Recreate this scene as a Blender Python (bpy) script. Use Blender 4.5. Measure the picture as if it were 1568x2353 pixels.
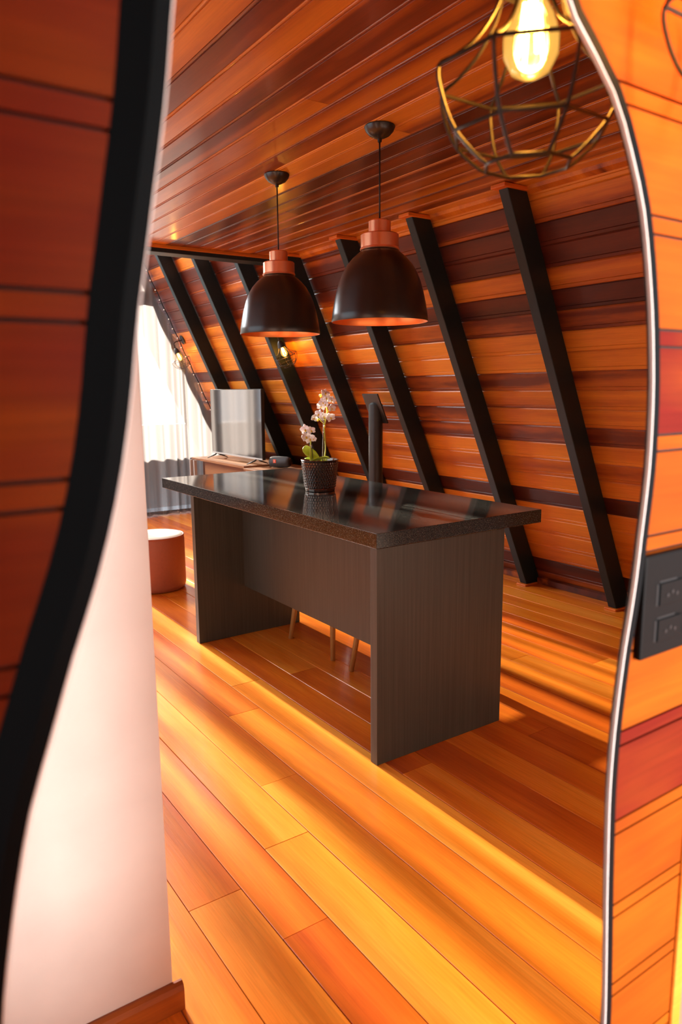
import bpy, bmesh, math, random
from mathutils import Vector, Matrix
random.seed(7)
for o in list(bpy.data.objects): bpy.data.objects.remove(o)
S = bpy.context.scene
C = S.collection

# ------------------------------------------------------------------ camera
YAW, PITCH, ROLL, HC = 0.59986, 0.16821, -0.00932, 1.4473
fw = Vector((math.sin(YAW)*math.cos(PITCH), math.cos(YAW)*math.cos(PITCH), -math.sin(PITCH)))
rt = Vector((math.cos(YAW), -math.sin(YAW), 0)); up = rt.cross(fw)
rt2 = rt*math.cos(ROLL)+up*math.sin(ROLL); up2 = -rt*math.sin(ROLL)+up*math.cos(ROLL)
cam = bpy.data.cameras.new('camera'); co = bpy.data.objects.new('camera', cam); C.objects.link(co)
co.matrix_world = Matrix(((rt2.x, up2.x, -fw.x, 0), (rt2.y, up2.y, -fw.y, 0), (rt2.z, up2.z, -fw.z, HC), (0, 0, 0, 1)))
cam.sensor_fit = 'VERTICAL'; cam.sensor_height = 36; cam.sensor_width = 24
cam.lens = 1669.97*36/2353; cam.clip_start = 0.02
cam.dof.use_dof = True; cam.dof.focus_distance = 3.1; cam.dof.aperture_fstop = 5.0
S.camera = co

# ------------------------------------------------------------------ world, sun, window light, exposure
S.view_settings.view_transform = 'Standard'; S.view_settings.look = 'None'
S.view_settings.exposure = 0.08; S.view_settings.gamma = 1; S.view_settings.use_curve_mapping = False
w = bpy.data.worlds.new('sky'); S.world = w; w.use_nodes = True
bg = w.node_tree.nodes['Background']; bg.inputs[0].default_value = (0.82, 0.9, 1, 1); bg.inputs[1].default_value = 1.1

def lamp(name, kind, loc, direction, energy, color, **kw):
    l = bpy.data.lights.new(name, kind); l.energy = energy; l.color = color
    for k, v in kw.items(): setattr(l, k, v)
    o = bpy.data.objects.new(name, l); C.objects.link(o); o.location = loc
    o.rotation_euler = Vector(direction).to_track_quat('-Z', 'Y').to_euler()
    return o
EL = math.radians(16.5)
lamp('sun', 'SUN', (1, 14, 8), (0.0, -math.cos(EL), -math.sin(EL)), 52.0, (1, 0.9, 0.78), angle=math.radians(0.8))
# daylight of the window behind the photographer, and an added fill from the unseen left side
lamp('daylight_behind', 'AREA', (1.5, -3.3, 1.7), (-0.22, 1, -0.08), 560, (0.95, 0.95, 0.95), shape='RECTANGLE', size=1.1, size_y=2.6)
lamp('fill_left', 'AREA', (-0.75, 4.3, 1.45), (1, 0, -0.12), 20, (0.82, 0.92, 1), shape='RECTANGLE', size=3.0, size_y=1.8)

lamp('daylight_gable', 'AREA', (0.8, 8.0, 3.3), (0, -1, -0.5), 480, (0.86, 0.94, 1), shape='RECTANGLE', size=2.4, size_y=1.1)

# ------------------------------------------------------------------ helpers
def link(name, me, mat=None, parent=None):
    o = bpy.data.objects.new(name, me); C.objects.link(o)
    if mat is not None and not me.materials: me.materials.append(mat)
    if parent is not None: o.parent = parent
    return o
def tag(o, label=None, cat=None, group=None, kind=None):
    if label: o['label'] = label
    if cat: o['category'] = cat
    if group: o['group'] = group
    if kind: o['kind'] = kind
    return o
def empty(name, loc=(0, 0, 0), rot=None):
    o = bpy.data.objects.new(name, None); C.objects.link(o); o.location = loc
    o.empty_display_size = 0.05
    if rot is not None: o.rotation_euler = rot
    return o
def mesh(bm, smooth=False, sharp=None):
    bmesh.ops.recalc_face_normals(bm, faces=bm.faces)
    me = bpy.data.meshes.new('mesh'); bm.to_mesh(me); bm.free()
    if smooth:
        me.polygons.foreach_set('use_smooth', [True]*len(me.polygons))
        if sharp: me.set_sharp_from_angle(angle=math.radians(sharp))
    return me
def box(bm, a, b, bev=0.0):
    x0, y0, z0 = a; x1, y1, z1 = b
    r = bmesh.ops.create_cube(bm, size=1)
    bmesh.ops.scale(bm, vec=(x1-x0, y1-y0, z1-z0), verts=r['verts'])
    bmesh.ops.translate(bm, vec=((x0+x1)/2, (y0+y1)/2, (z0+z1)/2), verts=r['verts'])
    if bev:
        es = list({e for v in r['verts'] for e in v.link_edges})
        bmesh.ops.bevel(bm, geom=es, offset=bev, segments=2, affect='EDGES', profile=0.5)
def boxobj(name, a, b, mat, parent=None, bev=0.0):
    bm = bmesh.new(); box(bm, a, b, bev)
    return link(name, mesh(bm), mat, parent)
def prism(bm, pts, vec):
    """polygon pts (3D) extruded by vec"""
    a = [bm.verts.new(p) for p in pts]; b = [bm.verts.new(Vector(p)+Vector(vec)) for p in pts]
    n = len(a)
    bm.faces.new(a); bm.faces.new(b[::-1])
    for i in range(n): bm.faces.new((a[i], b[i], b[(i+1) % n], a[(i+1) % n]))
def lathe(bm, prof, n=40, c=(0, 0, 0), cap0=False, cap1=False):
    rings = []
    for r, z in prof:
        rings.append([bm.verts.new((c[0]+r*math.cos(2*math.pi*i/n), c[1]+r*math.sin(2*math.pi*i/n), c[2]+z)) for i in range(n)])
    for A, B in zip(rings, rings[1:]):
        for i in range(n): bm.faces.new((A[i], A[(i+1) % n], B[(i+1) % n], B[i]))
    if cap0: bm.faces.new(rings[0])
    if cap1: bm.faces.new(rings[-1])
def tube(bm, pts, r, n=8, closed=False):
    pts = [Vector(p) for p in pts]; m = len(pts); rings = []
    rr = r if isinstance(r, (list, tuple)) else [r]*m
    nrm = None
    for i, p in enumerate(pts):
        if closed: t = pts[(i+1) % m]-pts[i-1]
        else: t = pts[min(i+1, m-1)]-pts[max(i-1, 0)]
        t.normalize()
        if nrm is None:
            nrm = t.orthogonal().normalized()
        nrm = (nrm-t*nrm.dot(t)).normalized(); bn = t.cross(nrm)
        rings.append([bm.verts.new(p+(nrm*math.cos(2*math.pi*k/n)+bn*math.sin(2*math.pi*k/n))*rr[i]) for k in range(n)])
    for i in range(m if closed else m-1):
        A, B = rings[i], rings[(i+1) % m]
        for k in range(n): bm.faces.new((A[k], A[(k+1) % n], B[(k+1) % n], B[k]))
    if not closed:
        bm.faces.new(rings[0]); bm.faces.new(rings[-1])
def spline(pts, n=8):
    P = [Vector(p) for p in pts]; out = []
    for i in range(len(P)-1):
        p0 = P[max(i-1, 0)]; p1 = P[i]; p2 = P[i+1]; p3 = P[min(i+2, len(P)-1)]
        for k in range(n):
            t = k/n
            out.append(0.5*((2*p1)+(p2-p0)*t+(2*p0-5*p1+4*p2-p3)*t*t+(3*p1-p0-3*p2+p3)*t**3))
    out.append(P[-1]); return out

# ------------------------------------------------------------------ materials
def newmat(name):
    m = bpy.data.materials.new(name); m.use_nodes = True
    nt = m.node_tree; b = nt.nodes['Principled BSDF']
    return m, nt, b
def N(nt, t, **kw):
    n = nt.nodes.new(t)
    for k, v in kw.items(): setattr(n, k, v)
    return n
def simple(name, col, rough=0.5, metal=0.0, noise=0.0, nscale=20, coat=0.0, spec=0.5, bump=0.0):
    m, nt, b = newmat(name)
    b.inputs['Roughness'].default_value = rough; b.inputs['Metallic'].default_value = metal
    b.inputs['Specular IOR Level'].default_value = spec
    b.inputs['Coat Weight'].default_value = coat; b.inputs['Coat Roughness'].default_value = 0.1
    tc = N(nt, 'ShaderNodeTexCoord'); no = N(nt, 'ShaderNodeTexNoise'); no.inputs['Scale'].default_value = nscale
    no.inputs['Detail'].default_value = 4
    nt.links.new(tc.outputs['Object'], no.inputs['Vector'])
    mix = N(nt, 'ShaderNodeMix', data_type='RGBA')
    mix.inputs[6].default_value = (*[c*(1-noise) for c in col], 1); mix.inputs[7].default_value = (*[min(1, c*(1+noise)) for c in col], 1)
    nt.links.new(no.outputs[0], mix.inputs[0]); nt.links.new(mix.outputs[2], b.inputs['Base Color'])
    if bump:
        bp = N(nt, 'ShaderNodeBump'); bp.inputs['Strength'].default_value = bump; bp.inputs['Distance'].default_value = 0.01
        nt.links.new(no.outputs[0], bp.inputs['Height']); nt.links.new(bp.outputs[0], b.inputs['Normal'])
    return m
def wood(name, ramp, axis=0, rough=0.35, coat=0.0, streak=0.5, along=0.9, across=9.0, fine=0.25, spec=0.5):
    """planked wood: each plank's own 'tone' picks its colour, sapwood streaks run along the grain"""
    m, nt, b = newmat(name); L = nt.links
    b.inputs['Roughness'].default_value = rough; b.inputs['Specular IOR Level'].default_value = spec
    b.inputs['Coat Weight'].default_value = coat; b.inputs['Coat Roughness'].default_value = 0.12
    tc = N(nt, 'ShaderNodeTexCoord'); oi = N(nt, 'ShaderNodeObjectInfo')
    at = N(nt, 'ShaderNodeAttribute', attribute_type='OBJECT', attribute_name='tone')
    off = N(nt, 'ShaderNodeVectorMath', operation='SCALE'); off.inputs[0].default_value = (37, 91, 53)
    L.new(oi.outputs['Random'], off.inputs['Scale'])
    add = N(nt, 'ShaderNodeVectorMath', operation='ADD')
    L.new(tc.outputs['Object'], add.inputs[0]); L.new(off.outputs[0], add.inputs[1])
    def nz(sa, sc, det, dist=0.0):
        mp = N(nt, 'ShaderNodeVectorMath', operation='MULTIPLY'); v = [sc]*3; v[axis] = sa; mp.inputs[1].default_value = v
        L.new(add.outputs[0], mp.inputs[0])
        n = N(nt, 'ShaderNodeTexNoise'); n.inputs['Scale'].default_value = 1; n.inputs['Detail'].default_value = det
        n.inputs['Distortion'].default_value = dist
        L.new(mp.outputs[0], n.inputs['Vector']); return n
    n1 = nz(along, across, 2.0, 0.3); n2 = nz(6, 160, 5.0, 0.4); n3 = nz(5, 22, 3.0, 0.8)
    def mth(op, a, bb):
        k = N(nt, 'ShaderNodeMath', operation=op)
        for i, x in enumerate((a, bb)):
            if isinstance(x, (int, float)): k.inputs[i].default_value = x
            else: L.new(x, k.inputs[i])
        return k.outputs[0]
    f = mth('ADD', at.outputs['Fac'], mth('MULTIPLY', mth('SUBTRACT', n1.outputs[0], 0.5), streak*2))
    f = mth('ADD', f, mth('MULTIPLY', mth('SUBTRACT', n3.outputs[0], 0.5), 0.12))
    cr = N(nt, 'ShaderNodeValToRGB'); el = cr.color_ramp.elements
    el[0].position = ramp[0][0]; el[0].color = (*ramp[0][1], 1); el[1].position = ramp[-1][0]; el[1].color = (*ramp[-1][1], 1)
    for p, c in ramp[1:-1]:
        e = el.new(p); e.color = (*c, 1)
    L.new(f, cr.inputs[0])
    g = mth('ADD', mth('MULTIPLY', mth('SUBTRACT', n2.outputs[0], 0.5), fine*2), 1.0)
    mx = N(nt, 'ShaderNodeVectorMath', operation='SCALE'); L.new(cr.outputs[0], mx.inputs[0]); L.new(g, mx.inputs['Scale'])
    L.new(mx.outputs[0], b.inputs['Base Color'])
    bp = N(nt, 'ShaderNodeBump'); bp.inputs['Strength'].default_value = 0.08; bp.inputs['Distance'].default_value = 0.004
    L.new(n2.outputs[0], bp.inputs['Height']); L.new(bp.outputs[0], b.inputs['Normal'])
    return m
RED = [(0.14, (0.058, 0.011, 0.005)), (0.36, (0.125, 0.021, 0.006)), (0.47, (0.38, 0.088, 0.009)), (0.68, (0.60, 0.180, 0.014)), (0.95, (0.70, 0.25, 0.025))]
CEI = [(0.14, (0.085, 0.018, 0.006)), (0.36, (0.17, 0.034, 0.008)), (0.47, (0.35, 0.092, 0.010)), (0.68, (0.52, 0.175, 0.016)), (0.95, (0.64, 0.24, 0.026))]
ORG = [(0.12, (0.15, 0.010, 0.005)), (0.32, (0.20, 0.026, 0.005)), (0.52, (0.30, 0.054, 0.003)), (0.9, (0.42, 0.095, 0.005))]
FLR = [(0.1, (0.34, 0.045, 0.004)), (0.40, (0.60, 0.125, 0.008)), (0.62, (0.74, 0.205, 0.013)), (0.92, (0.90, 0.36, 0.045))]
M = {}
M['plank'] = wood('reddish_plank', RED, rough=0.42, coat=0.0, spec=0.35, streak=0.42, along=0.4, across=8)
M['ceiling'] = wood('varnished_ceiling_plank', CEI, rough=0.3, coat=0.35, streak=0.55, along=0.3, across=8)
M['front'] = wood('mirror_wall_plank', ORG, rough=0.55, coat=0.0, spec=0.08, streak=0.42, along=3.5, across=10)
M['floor'] = wood('varnished_floor_board', FLR, rough=0.27, coat=0.25, streak=0.42, along=0.7, across=8)
M['trimwood'] = wood('light_wood_trim', FLR, rough=0.4, streak=0.3)
M['cabinet'] = wood('cabinet_wood', [(0.1, (0.10, 0.036, 0.014)), (0.5, (0.20, 0.085, 0.036)), (0.9, (0.31, 0.145, 0.062))], axis=1, rough=0.4)
M['leg'] = wood('chair_leg_wood', [(0.1, (0.4, 0.2, 0.06)), (0.9, (0.72, 0.42, 0.16))], axis=2, rough=0.4)
M['backing'] = simple('dark_batten', (0.03, 0.010, 0.006), 0.8, noise=0.2)
M['black'] = simple('black_painted_wood', (0.0085, 0.0165, 0.0185), 0.45, noise=0.25, nscale=30, spec=0.3)
M['frame'] = simple('black_frame_lacquer', (0.002, 0.0035, 0.0045), 0.6, noise=0.1, spec=0.1)
M['lip'] = simple('lip_painted_sheen', (0.95, 0.88, 0.84), 0.4, metal=0.0, noise=0.02)  # pale colour stands in for the bright reflection on the frame's inner side
M['plaster'] = simple('pink_white_plaster', (0.64, 0.515, 0.45), 0.55, noise=0.13, nscale=6, bump=0.06)
M['shade'] = simple('satin_black_metal', (0.012, 0.011, 0.010), 0.3, metal=0.0, noise=0.05, spec=0.6)
M['copper'] = simple('brushed_copper', (0.98, 0.46, 0.26), 0.30, metal=0.9, noise=0.04, nscale=60)
M['lining'] = simple('copper_lining', (0.95, 0.30, 0.08), 0.36, metal=0.8, noise=0.03)
M['blackmetal'] = simple('black_wire', (0.025, 0.022, 0.02), 0.4, metal=0.3, noise=0.1)
M['pipe'] = simple('dark_steel', (0.03, 0.03, 0.028), 0.42, metal=0.3, noise=0.1)
M['cord'] = simple('black_cord', (0.01, 0.01, 0.01), 0.6)
M['plate'] = simple('anthracite_plastic', (0.008, 0.0075, 0.0075), 0.55, noise=0.05, spec=0.08)
M['plate_dark'] = simple('black_plastic', (0.006, 0.006, 0.007), 0.5)
M['leather'] = simple('brown_leather', (0.30, 0.075, 0.03), 0.5, noise=0.12, nscale=60, bump=0.1)
M['cream'] = simple('cream_fabric', (0.80, 0.68, 0.52), 0.8, noise=0.06, nscale=60)
M['leaf'] = simple('orchid_leaf', (0.38, 0.48, 0.02), 0.4, noise=0.2, nscale=30)
M['stem'] = simple('orchid_stem', (0.42, 0.40, 0.03), 0.5, noise=0.15)
M['petal'] = simple('white_petal', (0.96, 0.93, 0.90), 0.6, noise=0.04, nscale=80)
M['yellow'] = simple('yellow_lip', (0.75, 0.48, 0.03), 0.5, noise=0.1)
M['stake'] = simple('brown_stake', (0.07, 0.035, 0.025), 0.6)
M['soil'] = simple('bark_soil', (0.04, 0.02, 0.012), 0.9, noise=0.4, nscale=80)
M['pot'] = simple('dark_metallic_glaze', (0.19, 0.16, 0.14), 0.15, metal=0.9, noise=0.05, nscale=40)
M['tv'] = simple('black_screen_glass', (0.012, 0.012, 0.014), 0.07, spec=1.0, coat=1.0)
M['tv'].node_tree.nodes['Principled BSDF'].inputs['IOR'].default_value = 2.2; M['tv'].node_tree.nodes['Principled BSDF'].inputs['Coat IOR'].default_value = 2.2
M['tvframe'] = simple('black_tv_plastic', (0.01, 0.01, 0.01), 0.4)
M['silver'] = simple('silver_strip', (0.7, 0.7, 0.7), 0.3, metal=0.8)
M['greymetal'] = simple('grey_metal_edge', (0.42, 0.38, 0.34), 0.5, noise=0.05)
M['fabric'] = simple('charcoal_fabric', (0.05, 0.05, 0.05), 0.8, noise=0.2, nscale=200)
M['badge'] = simple('red_badge', (0.75, 0.10, 0.04), 0.5)
M['white'] = simple('white_print', (0.85, 0.8, 0.75), 0.5)
M['seat'] = simple('dark_seat_shell', (0.03, 0.03, 0.03), 0.5)

def laminate():
    m, nt, b = newmat('dark_grey_laminate'); L = nt.links
    tc = N(nt, 'ShaderNodeTexCoord'); mp = N(nt, 'ShaderNodeVectorMath', operation='MULTIPLY'); mp.inputs[1].default_value = (130, 130, 2.2)
    n = N(nt, 'ShaderNodeTexNoise'); n.inputs['Scale'].default_value = 1; n.inputs['Detail'].default_value = 4
    L.new(tc.outputs['Object'], mp.inputs[0]); L.new(mp.outputs[0], n.inputs['Vector'])
    cr = N(nt, 'ShaderNodeValToRGB'); cr.color_ramp.elements[0].position = 0.3; cr.color_ramp.elements[0].color = (0.031, 0.031, 0.024, 1)
    cr.color_ramp.elements[1].position = 0.72; cr.color_ramp.elements[1].color = (0.052, 0.051, 0.040, 1)
    L.new(n.outputs[0], cr.inputs[0]); L.new(cr.outputs[0], b.inputs['Base Color'])
    b.inputs['Roughness'].default_value = 0.42
    bp = N(nt, 'ShaderNodeBump'); bp.inputs['Strength'].default_value = 0.05; bp.inputs['Distance'].default_value = 0.002
    L.new(n.outputs[0], bp.inputs['Height']); L.new(bp.outputs[0], b.inputs['Normal'])
    return m
def granite(name, rough, g):
    m, nt, b = newmat(name); L = nt.links
    tc = N(nt, 'ShaderNodeTexCoord'); v = N(nt, 'ShaderNodeTexNoise'); v.inputs['Scale'].default_value = 260; v.inputs['Detail'].default_value = 3
    L.new(tc.outputs['Object'], v.inputs['Vector'])
    cr = N(nt, 'ShaderNodeValToRGB'); e = cr.color_ramp.elements
    e[0].position = 0.42; e[0].color = (0.010, 0.010, 0.009, 1); e[1].position = 0.72; e[1].color = (0.16*g, 0.15*g, 0.12*g, 1)
    k = e.new(0.56); k.color = (0.032*g, 0.031*g, 0.026*g, 1)
    L.new(v.outputs[0], cr.inputs[0]); L.new(cr.outputs[0], b.inputs['Base Color'])
    b.inputs['Roughness'].default_value = rough; b.inputs['Specular IOR Level'].default_value = 0.9 if rough < 0.1 else 0.35
    return m
def sheer():
    m, nt, b = newmat('sheer_white_curtain'); L = nt.links
    nt.nodes.remove(b); out = nt.nodes['Material Output']
    tr = N(nt, 'ShaderNodeBsdfTransparent'); tl = N(nt, 'ShaderNodeBsdfTranslucent'); df = N(nt, 'ShaderNodeBsdfDiffuse')
    tl.inputs[0].default_value = (0.15, 0.138, 0.132, 1); df.inputs[0].default_value = (0.55, 0.51, 0.48, 1)
    tc = N(nt, 'ShaderNodeTexCoord'); mp = N(nt, 'ShaderNodeVectorMath', operation='MULTIPLY'); mp.inputs[1].default_value = (9, 9, 0.15)
    n = N(nt, 'ShaderNodeTexNoise'); n.inputs['Scale'].default_value = 1; n.inputs['Detail'].default_value = 2
    L.new(tc.outputs['Object'], mp.inputs[0]); L.new(mp.outputs[0], n.inputs['Vector'])
    mr = N(nt, 'ShaderNodeMapRange'); mr.inputs[1].default_value = 0.35; mr.inputs[2].default_value = 0.65; mr.inputs[3].default_value = 0.58; mr.inputs[4].default_value = 0.92
    L.new(n.outputs[0], mr.inputs[0])
    a = N(nt, 'ShaderNodeMixShader'); a.inputs[0].default_value = 0.25; L.new(tl.outputs[0], a.inputs[1]); L.new(df.outputs[0], a.inputs[2])
    c = N(nt, 'ShaderNodeMixShader'); L.new(mr.outputs[0], c.inputs[0]); L.new(tr.outputs[0], c.inputs[1]); L.new(a.outputs[0], c.inputs[2])
    L.new(c.outputs[0], out.inputs[0]); return m
def bulbmat(name, col, e):
    m, nt, b = newmat(name); b.inputs['Base Color'].default_value = (*col, 1)
    b.inputs['Emission Color'].default_value = (*col, 1); b.inputs['Emission Strength'].default_value = e
    return m
def amber():
    m, nt, b = newmat('amber_bulb_glass'); L = nt.links; nt.nodes.remove(b); out = nt.nodes['Material Output']
    tr = N(nt, 'ShaderNodeBsdfTransparent'); tr.inputs[0].default_value = (1, 0.62, 0.16, 1)
    gl = N(nt, 'ShaderNodeBsdfGlossy'); gl.inputs['Roughness'].default_value = 0.05
    fr = N(nt, 'ShaderNodeFresnel'); fr.inputs[0].default_value = 1.6
    em = N(nt, 'ShaderNodeEmission'); em.inputs[0].default_value = (1, 0.5, 0.09, 1); em.inputs[1].default_value = 0.9
    ad = N(nt, 'ShaderNodeAddShader'); L.new(tr.outputs[0], ad.inputs[0]); L.new(em.outputs[0], ad.inputs[1])
    mx = N(nt, 'ShaderNodeMixShader'); L.new(fr.outputs[0], mx.inputs[0]); L.new(ad.outputs[0], mx.inputs[1]); L.new(gl.outputs[0], mx.inputs[2])
    L.new(mx.outputs[0], out.inputs[0]); return m
M['laminate'] = laminate(); M['granite'] = granite('black_granite', 0.07, 1.0); M['granite_edge'] = granite('honed_granite_edge', 0.14, 0.7); M['sheer'] = sheer(); M['amber'] = amber()
M['filament'] = bulbmat('glowing_filament', (1, 0.78, 0.42), 60)

# ------------------------------------------------------------------ room numbers (metres; x along the mirror wall, y into the room)
ZC = 2.474                       # underside of the loft floor
XW, TAN = 4.222, 2.194           # right slope: x at the floor, rise over run
def slope_x(z, off=0.0): return XW-z/TAN-off
ANG = math.atan(TAN); SN = Vector((-math.sin(ANG), 0, -math.cos(ANG)))   # slope normal into the room
SD = Vector((math.cos(ANG), 0, -math.sin(ANG)))                          # down the slope
YG = 8.25                        # gable
XBR = 0.87
YB = 5.22                        # edge of the loft floor
RY = [2.79+0.757*k for k in range(7)]                                    # rafters

# ------------------------------------------------------------------ floor
floor = boxobj('floor', (-2.6, -4.5, -0.10), (5.2, YG+0.3, -0.022), M['backing']); tag(floor, kind='structure')
def board(name, parent, mat, x0, x1, y0, y1, z0, z1, tone, gap=0.0012, bev=0.0015):
    """a flat board lying along y: own mesh with its long side on local x"""
    l = (y1-y0)/2-gap; hw = (x1-x0)/2-gap
    bm = bmesh.new(); t = z1-z0
    prism(bm, [(-l, -hw, -t), (-l, hw, -t), (-l, hw, -bev), (-l, hw-bev, 0), (-l, -hw+bev, 0), (-l, -hw, -bev)], (2*l, 0, 0))
    o = link(name, mesh(bm), mat, parent)
    o.location = ((x0+x1)/2, (y0+y1)/2, z1); o.rotation_euler = (0, 0, math.pi/2); o['tone'] = tone
    return o
rf = random.Random(11)
edges = [-2.0]
while edges[-1] < 4.3: edges.append(edges[-1]+rf.choice((0.145, 0.15, 0.155, 0.16, 0.165)))
for i in range(len(edges)-1):
    y = 0.47-rf.uniform(0, 1.6)
    x0, x1 = edges[i], edges[i+1]
    while y < YG:
        L_ = rf.uniform(1.4, 3.2); y2 = min(y+L_, YG+0.05)
        a = max(y, 0.47)
        if y2-a > 0.15:
            board('floor_board', floor, M['floor'], x0, x1, a, y2, -0.022, rf.uniform(-0.0006, 0.0006), rf.choice((0.36, 0.44, 0.5, 0.55, 0.6, 0.64, 0.70)))
        y = y2
# bare boards in front of the mirror wall, behind the photographer
boxobj('floor_board', (-2.6, -4.4, -0.022), (5.2, 0.44, 0.0), M['floor'], floor)['tone'] = 0.55

# ------------------------------------------------------------------ ceiling (underside of the loft)
ceil = boxobj('ceiling', (-1.3, -4.4, ZC+0.014), (slope_x(ZC)-0.03, YB-0.02, ZC+0.13), M['backing']); tag(ceil, kind='structure')
def vplank_mesh(l, wd=0.112, t=0.012, bead=False):
    """tongue and groove plank, long side on local x, face down to -z: v edges and one bead"""
    h = wd/2
    prof = [(-h, t), (-h, 0.0045), (-h+0.0055, 0), (h-0.026, 0), (h-0.0235, 0.003), (h-0.021, 0), (h-0.0055, 0), (h, 0.0045), (h, t)]
    if bead:                                    # half-round bead along one edge
        prof = [(-h, t), (-h, 0.004), (-h+0.003, 0), (h-0.0165, 0), (h-0.0150, 0.0042)]
        prof += [(h-0.0075-0.0072*math.cos(math.pi*k/6), 0.0042-0.0050*math.sin(math.pi*k/6)) for k in range(7)] + [(h, 0.0045), (h, t)]
    bm = bmesh.new(); prism(bm, [(-l/2, a, b) for a, b in prof], (l, 0, 0))
    return mesh(bm)
rc = random.Random(5)
def tones_c(r): return r.choice((0.24, 0.3, 0.36)) if r.random() < 0.36 else r.choice((0.45, 0.5, 0.55, 0.6, 0.64, 0.7))
def tones(r): return r.choice((0.2, 0.25, 0.3, 0.34)) if r.random() < 0.42 else r.choice((0.5, 0.55, 0.6, 0.64, 0.7, 0.75))
PW = 0.114
x = slope_x(ZC)-PW/2-0.01
while x > -1.2:
    cuts = [0.47, YB] if rc.random() < 0.8 else [0.47, rc.uniform(1.6, 4.6), YB]
    for a, b in zip(cuts, cuts[1:]):
        o = link('ceiling_plank', vplank_mesh(b-a-0.0015, 0.1136, 0.012, True), M['ceiling'], ceil)
        o.location = (x, (a+b)/2, ZC); o.rotation_euler = (0, 0, math.pi/2); o['tone'] = tones_c(rc)
    x -= PW

# ------------------------------------------------------------------ right slope with planks
wr_bm = bmesh.new()
ztop = 6.4
prism(wr_bm, [(slope_x(-0.05)+0.0145, 0.47, -0.05), (slope_x(-0.05)+0.16, 0.47, -0.05), (slope_x(ztop)+0.16, 0.47, ztop), (slope_x(ztop)+0.0145, 0.47, ztop)], (0, YG+0.9-0.47, 0))
wall_r = link('wall_right', mesh(wr_bm), M['backing']); tag(wall_r, kind='structure')
rs = random.Random(23)
rot_slope = Matrix(((0, SD.x, -SN.x), (-1, 0, 0), (0, SD.z, -SN.z)))   # local x -> -y, local y -> down the slope, local -z -> into the room
SP = 0.121
s = 0.05
while True:
    zc_ = s*math.sin(ANG)
    if zc_ > 4.6: break
    ys = 0.48 if zc_ < ZC+0.05 else YB+0.15
    cuts = [ys]
    if rs.random() < 0.75 and ys < 2: cuts.append(rs.choice(RY[:5])+rs.uniform(-0.02, 0.02))
    cuts.append(YG)
    base = tones(rs)
    for a, b in zip(cuts, cuts[1:]):
        o = link('wall_plank', vplank_mesh(b-a-0.001, SP-0.0003), M['plank'], wall_r)
        p = Vector((XW, (a+b)/2, 0))-SD*s
        o.matrix_world = Matrix.Translation(p) @ rot_slope.to_4x4(); o['tone'] = base if rs.random() < 0.4 else tones(rs)
    s += SP
# roof slab above
# baseboard along the slope foot
bm = bmesh.new()
prism(bm, [(XW-0.045, 0.48, 0.0), (XW+0.0, 0.48, 0.0), (XW-0.03, 0.48, 0.055), (XW-0.05, 0.48, 0.045)], (0, YG-0.48, 0))
o = link('baseboard_right', mesh(bm), M['plank']); o['tone'] = 0.3; tag(o, kind='structure')

# left slope, unseen, with a glazed opening added to let light in
def xl(z): return -2.0+z/TAN
wl = bmesh.new()
for (ya, yb, za, zb) in ((0.47, 2.7, -0.05, ztop), (5.9, YG+0.75, -0.05, ztop), (2.7, 5.9, -0.05, 0.5), (2.7, 5.9, 2.4, ztop)):
    prism(wl, [(xl(za)-0.12, ya, za), (xl(za), ya, za), (xl(zb), ya, zb), (xl(zb)-0.12, ya, zb)], (0, yb-ya, 0))
wall_l = link('wall_far_left', mesh(wl), M['plank']); wall_l['tone'] = 0.5; tag(wall_l, kind='structure')
wn = bmesh.new()
for ya in (2.7, 3.74, 4.78, 5.84):
    prism(wn, [(xl(0.5)-0.1, ya, 0.5), (xl(0.5), ya, 0.5), (xl(2.4), ya, 2.4), (xl(2.4)-0.1, ya, 2.4)], (0, 0.06, 0))
tag(link('window_added', mesh(wn), M['black']), kind='structure')

# ------------------------------------------------------------------ gable: rail, and unseen posts spaced to band the sunlight
win = empty('window_1', (0, YG, 0)); tag(win, kind='structure')
for xx, wd in ((-1.2, 0.1), (-0.45, 0.1), (0.3, 0.12), (0.78, 0.12), (1.27, 0.12), (1.73, 0.14), (2.16, 0.1), (2.7, 0.1)):
    zt = min((XW-xx)*TAN, (xx+2.0)*TAN)-0.1
    boxobj('shadow_post', (xx-wd/2, -0.03, -0.02), (xx+wd/2, 0.07, max(zt, 0.6)), M['black'], win)
for zz in (2.5, ):
    boxobj('window_rail', (-1.3, -0.03, zz-0.06), (slope_x(zz)-0.03, 0.07, zz+0.06), M['black'], win)

M['render'] = simple('grey_parapet_render', (0.8, 0.8, 0.8), 0.8, noise=0.03)
tag(boxobj('wall_parapet', (-3.0, 9.30, -0.1), (5.0, 9.42, 1.00), M['render']), kind='structure')
tag(boxobj('wall_bounce', (XBR, 0.478, 0.0), (4.12, 0.492, ZC-0.002), M['plaster']), kind='structure')  # unseen pale wall, added to bounce light onto the island and floor
# ------------------------------------------------------------------ loft edge beam
beam = boxobj('ceiling_beam', (-1.2, YB, ZC-0.05), (2.96, YB+0.14, ZC+0.14), M['black'], bev=0.004)
tag(beam, 'long black beam across the far edge of the plank ceiling', 'beam')
o = boxobj('trim_board', (-1.2, YB-0.025, ZC-0.022), (2.96, YB-0.002, ZC-0.001), M['plank'], beam); o['tone'] = 0.62

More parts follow.
